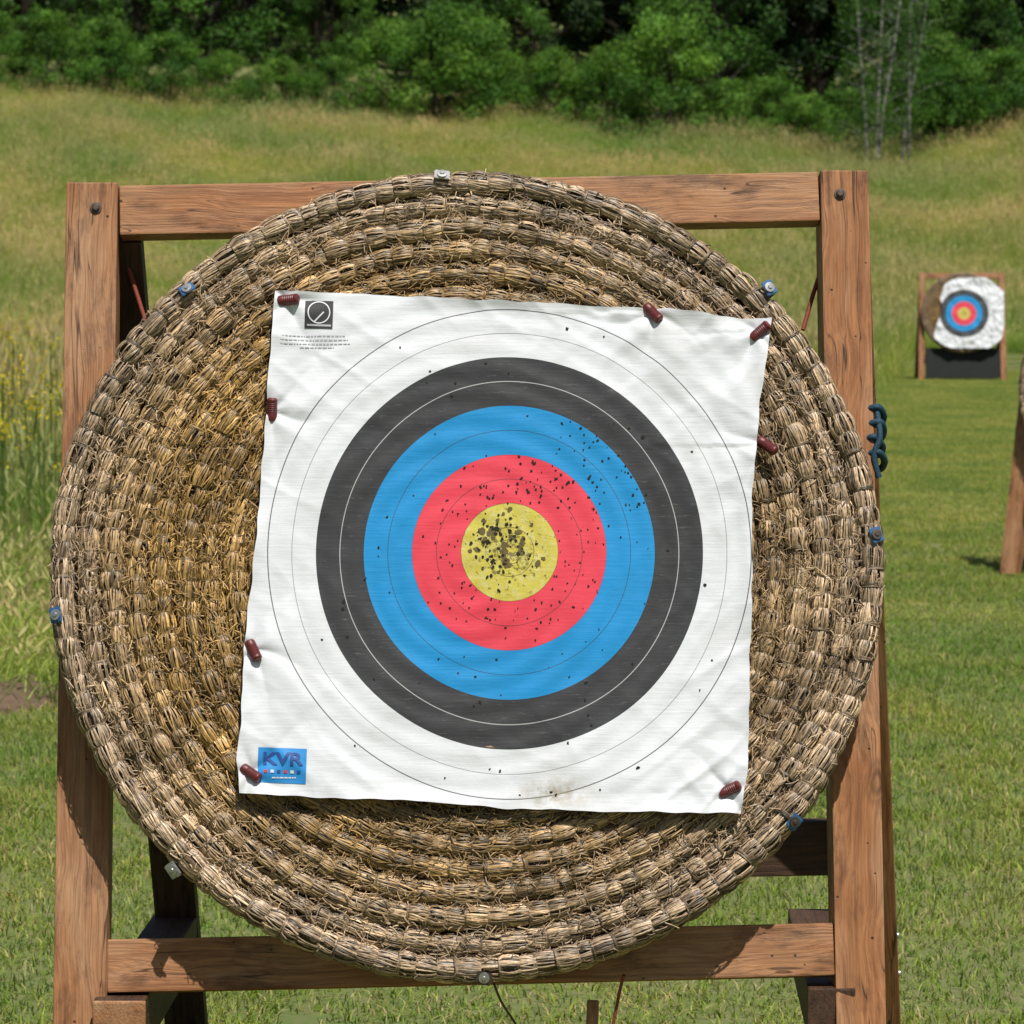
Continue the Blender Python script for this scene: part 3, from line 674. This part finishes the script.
def smallrow(nm,x0,x1,y,h,mat,dz=0.0012):
    x=x0; A2=Acc()
    while x<x1:
        wv_=min(rr.uniform(1.5,4.5),x1-x); Vq=[]
        for (a,b_) in ((x,y),(x,y+h),(x+wv_,y+h),(x+wv_,y)):
            p=rec(a,b_,0.013); Vq.append((p.x,p.y,z_at(p.x,p.y)+dz))
        A2.add(Vq,[[0,1,2,3]],(0,0,0)); x+=wv_+0.9
    obj(nm,A2.mesh("smallprint",[mat],False),main)
for row,(x0,x1,y) in enumerate([(282,345,336),(280,348,340),(280,350,344),(300,334,347.5)]): smallrow(f"smallprint_{row}",x0,x1,y,0.9,M_grey)
smallrow("label_smallprint",272,296,777.5,1.4,M_whiteink,0.0022)
# ---- pins
pinprof=[(0.0001,0.034),(0.006,0.034),(0.0088,0.032),(0.0094,0.029),(0.0086,0.0275),(0.0094,0.026),(0.0086,0.0245),(0.0094,0.023),(0.0086,0.0215),(0.0094,0.020),(0.0086,0.0185),(0.0094,0.017),(0.0086,0.0155),(0.0094,0.014),(0.0086,0.0125),(0.0094,0.011),(0.0094,0.004),(0.0085,0.001),(0.0001,0.0)]
pinprof=[(a*0.98,b_*1.15) for a,b_ in pinprof]
for i,(x,y) in enumerate(pins):
    a=math.radians([3,-50,40,88,-40,-65,-35,25][i]); p=pinl[i]; dr=Vector((math.cos(a),math.sin(a),0.35)).normalized()
    q=dr.to_track_quat('Z','Y').to_matrix().to_4x4(); base=Vector((p.x,p.y,z_at(p.x,p.y)+0.007))-dr*0.018
    lathe(f"pin_{i}",pinprof,M_pin,main,base,q,24)
# ---- cords
def cord(name,pts,rad,mat,parent,res=10):
    pts=[Vector(p) for p in pts]; out=[]
    for i in range(len(pts)-1):
        p0=pts[max(i-1,0)];p1=pts[i];p2=pts[i+1];p3=pts[min(i+2,len(pts)-1)]
        for k in range(res):
            t_=k/res; out.append(0.5*((2*p1)+(p2-p0)*t_+(2*p0-5*p1+4*p2-p3)*t_*t_+(3*p1-p0-3*p2+p3)*t_**3))
    out.append(pts[-1]); V,Q=tube([tuple(p) for p in out],rad,8); return obj(name,mesh_np(name,V,Q,None,[mat]),parent)
cord("rope_left",[rec(118,232,-.2),rec(134,285,-.2),rec(150,335,-.19)],0.0040,M_ropered,main)
cord("rope_right",[rec(824,262,-.2),rec(813,295,-.2),rec(803,330,-.19)],0.0040,M_ropered,main)
cord("string_a",[rec(494,984,-.06),rec(502,1003,-.08),rec(519,1030,-.10),rec(530,1060,-.12)],0.0022,M_rust,main)
cord("string_b",[rec(624,975,-.06),rec(620,990,-.08),rec(612,1030,-.10)],0.0028,M_ropered,main)
beam("loose_peg",rec(593,1000,-.2),rec(590,1080,-.2),0.02,0.015,M_wood,main)
rr=random.Random(5)
for k in range(4):
    y0=410+k*15
    cord(f"blue_cord_{k}",[rec(866,y0,-.135),rec(874+rr.uniform(0,6),y0-3,-.125),rec(882+rr.uniform(-2,3),y0+6,-.15),rec(880,y0+14,-.19),rec(870,y0+10+rr.uniform(-3,6),-.16)],0.0062,M_ropeblue,main)
cord("blue_cord_tail",[rec(876,408,-.13),rec(880,436,-.122),rec(874,456,-.125),rec(879,478,-.13)],0.0055,M_ropeblue,main)
# ================================================================== OTHER TARGETS
bossm=boss_mesh("straw_boss_b",0.66,0.99,12,3000,9,0.0,3)
corem=disc_body("boss_core_b",0.645,0.99,-0.03,-0.122,M_strawdark)
def other(loc,yaw,cloth):
    M=board_matrix(loc,yaw); Mi=M.inverted(); e=empty("archery_target",M)
    obj("straw_boss",bossm,e); obj("boss_core",corem,e)
    def g(z): return -(loc[2]+z*math.sin(LEAN))/math.cos(LEAN)
    for nm,u in (("front_leg_left",-0.635),("front_leg_right",0.635)):
        beam(nm,(u,0.68,ZF-.043),(u*1.04,g(ZF-.043),ZF-.043),0.09,0.085,M_wood,e)
        pt=M@Vector((u,0.62,-0.22)); R_=Matrix.Rotation(yaw,3,'Z')
        foot=Vector((pt.x,pt.y,0))+R_@Vector((0.03*(1 if u>0 else -1),0.62,0))
        beam("back"+nm[5:],Mi@pt,Mi@foot,0.085,0.05,M_woodshade,e)
        beam("side_rail"+nm[9:],(u*0.9,g(ZF)+0.33,ZF-0.09),Mi@(Vector((M@Vector((u*.9,g(ZF)+.33,0))).to_3d())+R_@Vector((0,0.8,0))),0.08,0.08,M_woodshade,e,(0,1,0))
    beam("top_rail",(-0.588,0.635,ZF-.035),(0.588,0.635,ZF-.035),0.09,0.05,M_wood,e)
    beam("bottom_rail",(-0.60,-0.70,ZF-.035),(0.60,-0.70,ZF-.035),0.088,0.06,M_woodshade if cloth else M_wood,e)
    n=90; V=[]; UV=[]
    for j in range(n):
        for i in range(n):
            s=i/(n-1); t_=j/(n-1)
            if cloth:
                # crumpled sheet wrapped over most of the boss, left edge cut back
                y=-0.60+1.16*t_; xr=min(0.66,math.sqrt(max(0.02,0.66**2-y*y))+0.08+0.05*math.sin(y*9)); xl=-0.40+0.06*math.sin(y*6+1)
                xl=max(xl,-math.sqrt(max(0.01,0.63**2-y*y)))+ (0.22*max(0,(t_-0.72)/0.28))
                x=lerp(xl,xr,s); a_=0.25+0.75*min(1,max(0,(math.hypot(x,y)-0.30)/0.15))
                z=0.030+a_*(0.034*mnoise.noise(Vector((x*8,y*6,1)))+0.016*mnoise.noise(Vector((x*20,y*14,4))))
                V.append((x,y,z)); UV.append(((x-0.02)*0.82,(y+0.03)*0.82))
            else:
                u=-0.42+0.84*s; v=-0.42+0.84*t_; x=u*math.cos(.12)-v*math.sin(.12); y=u*math.sin(.12)+v*math.cos(.12)
                V.append((x,y-0.02,0.014+0.008*mnoise.noise(Vector((u*8,v*8,loc[0]))))); UV.append((x,y))
    I=np.arange(n*n).reshape(n,n); Q=np.stack([I[:-1,:-1],I[:-1,1:],I[1:,1:],I[1:,:-1]],-1).reshape(-1,4)
    obj("paper_target_face",mesh_np("pf",V,Q,None,[M_face],True,np.array(UV)),e)
    if cloth:
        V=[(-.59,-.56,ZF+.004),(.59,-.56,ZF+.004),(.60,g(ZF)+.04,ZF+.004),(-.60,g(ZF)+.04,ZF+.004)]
        obj("dark_panel",mesh_np("panel",V,[[0,3,2,1]],None,[M_panel]),e)  # flat dark panel between the legs, below the boss
    return e
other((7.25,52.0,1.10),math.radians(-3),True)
other((3.265,12.85,1.07),math.radians(-30),False)
print("done")
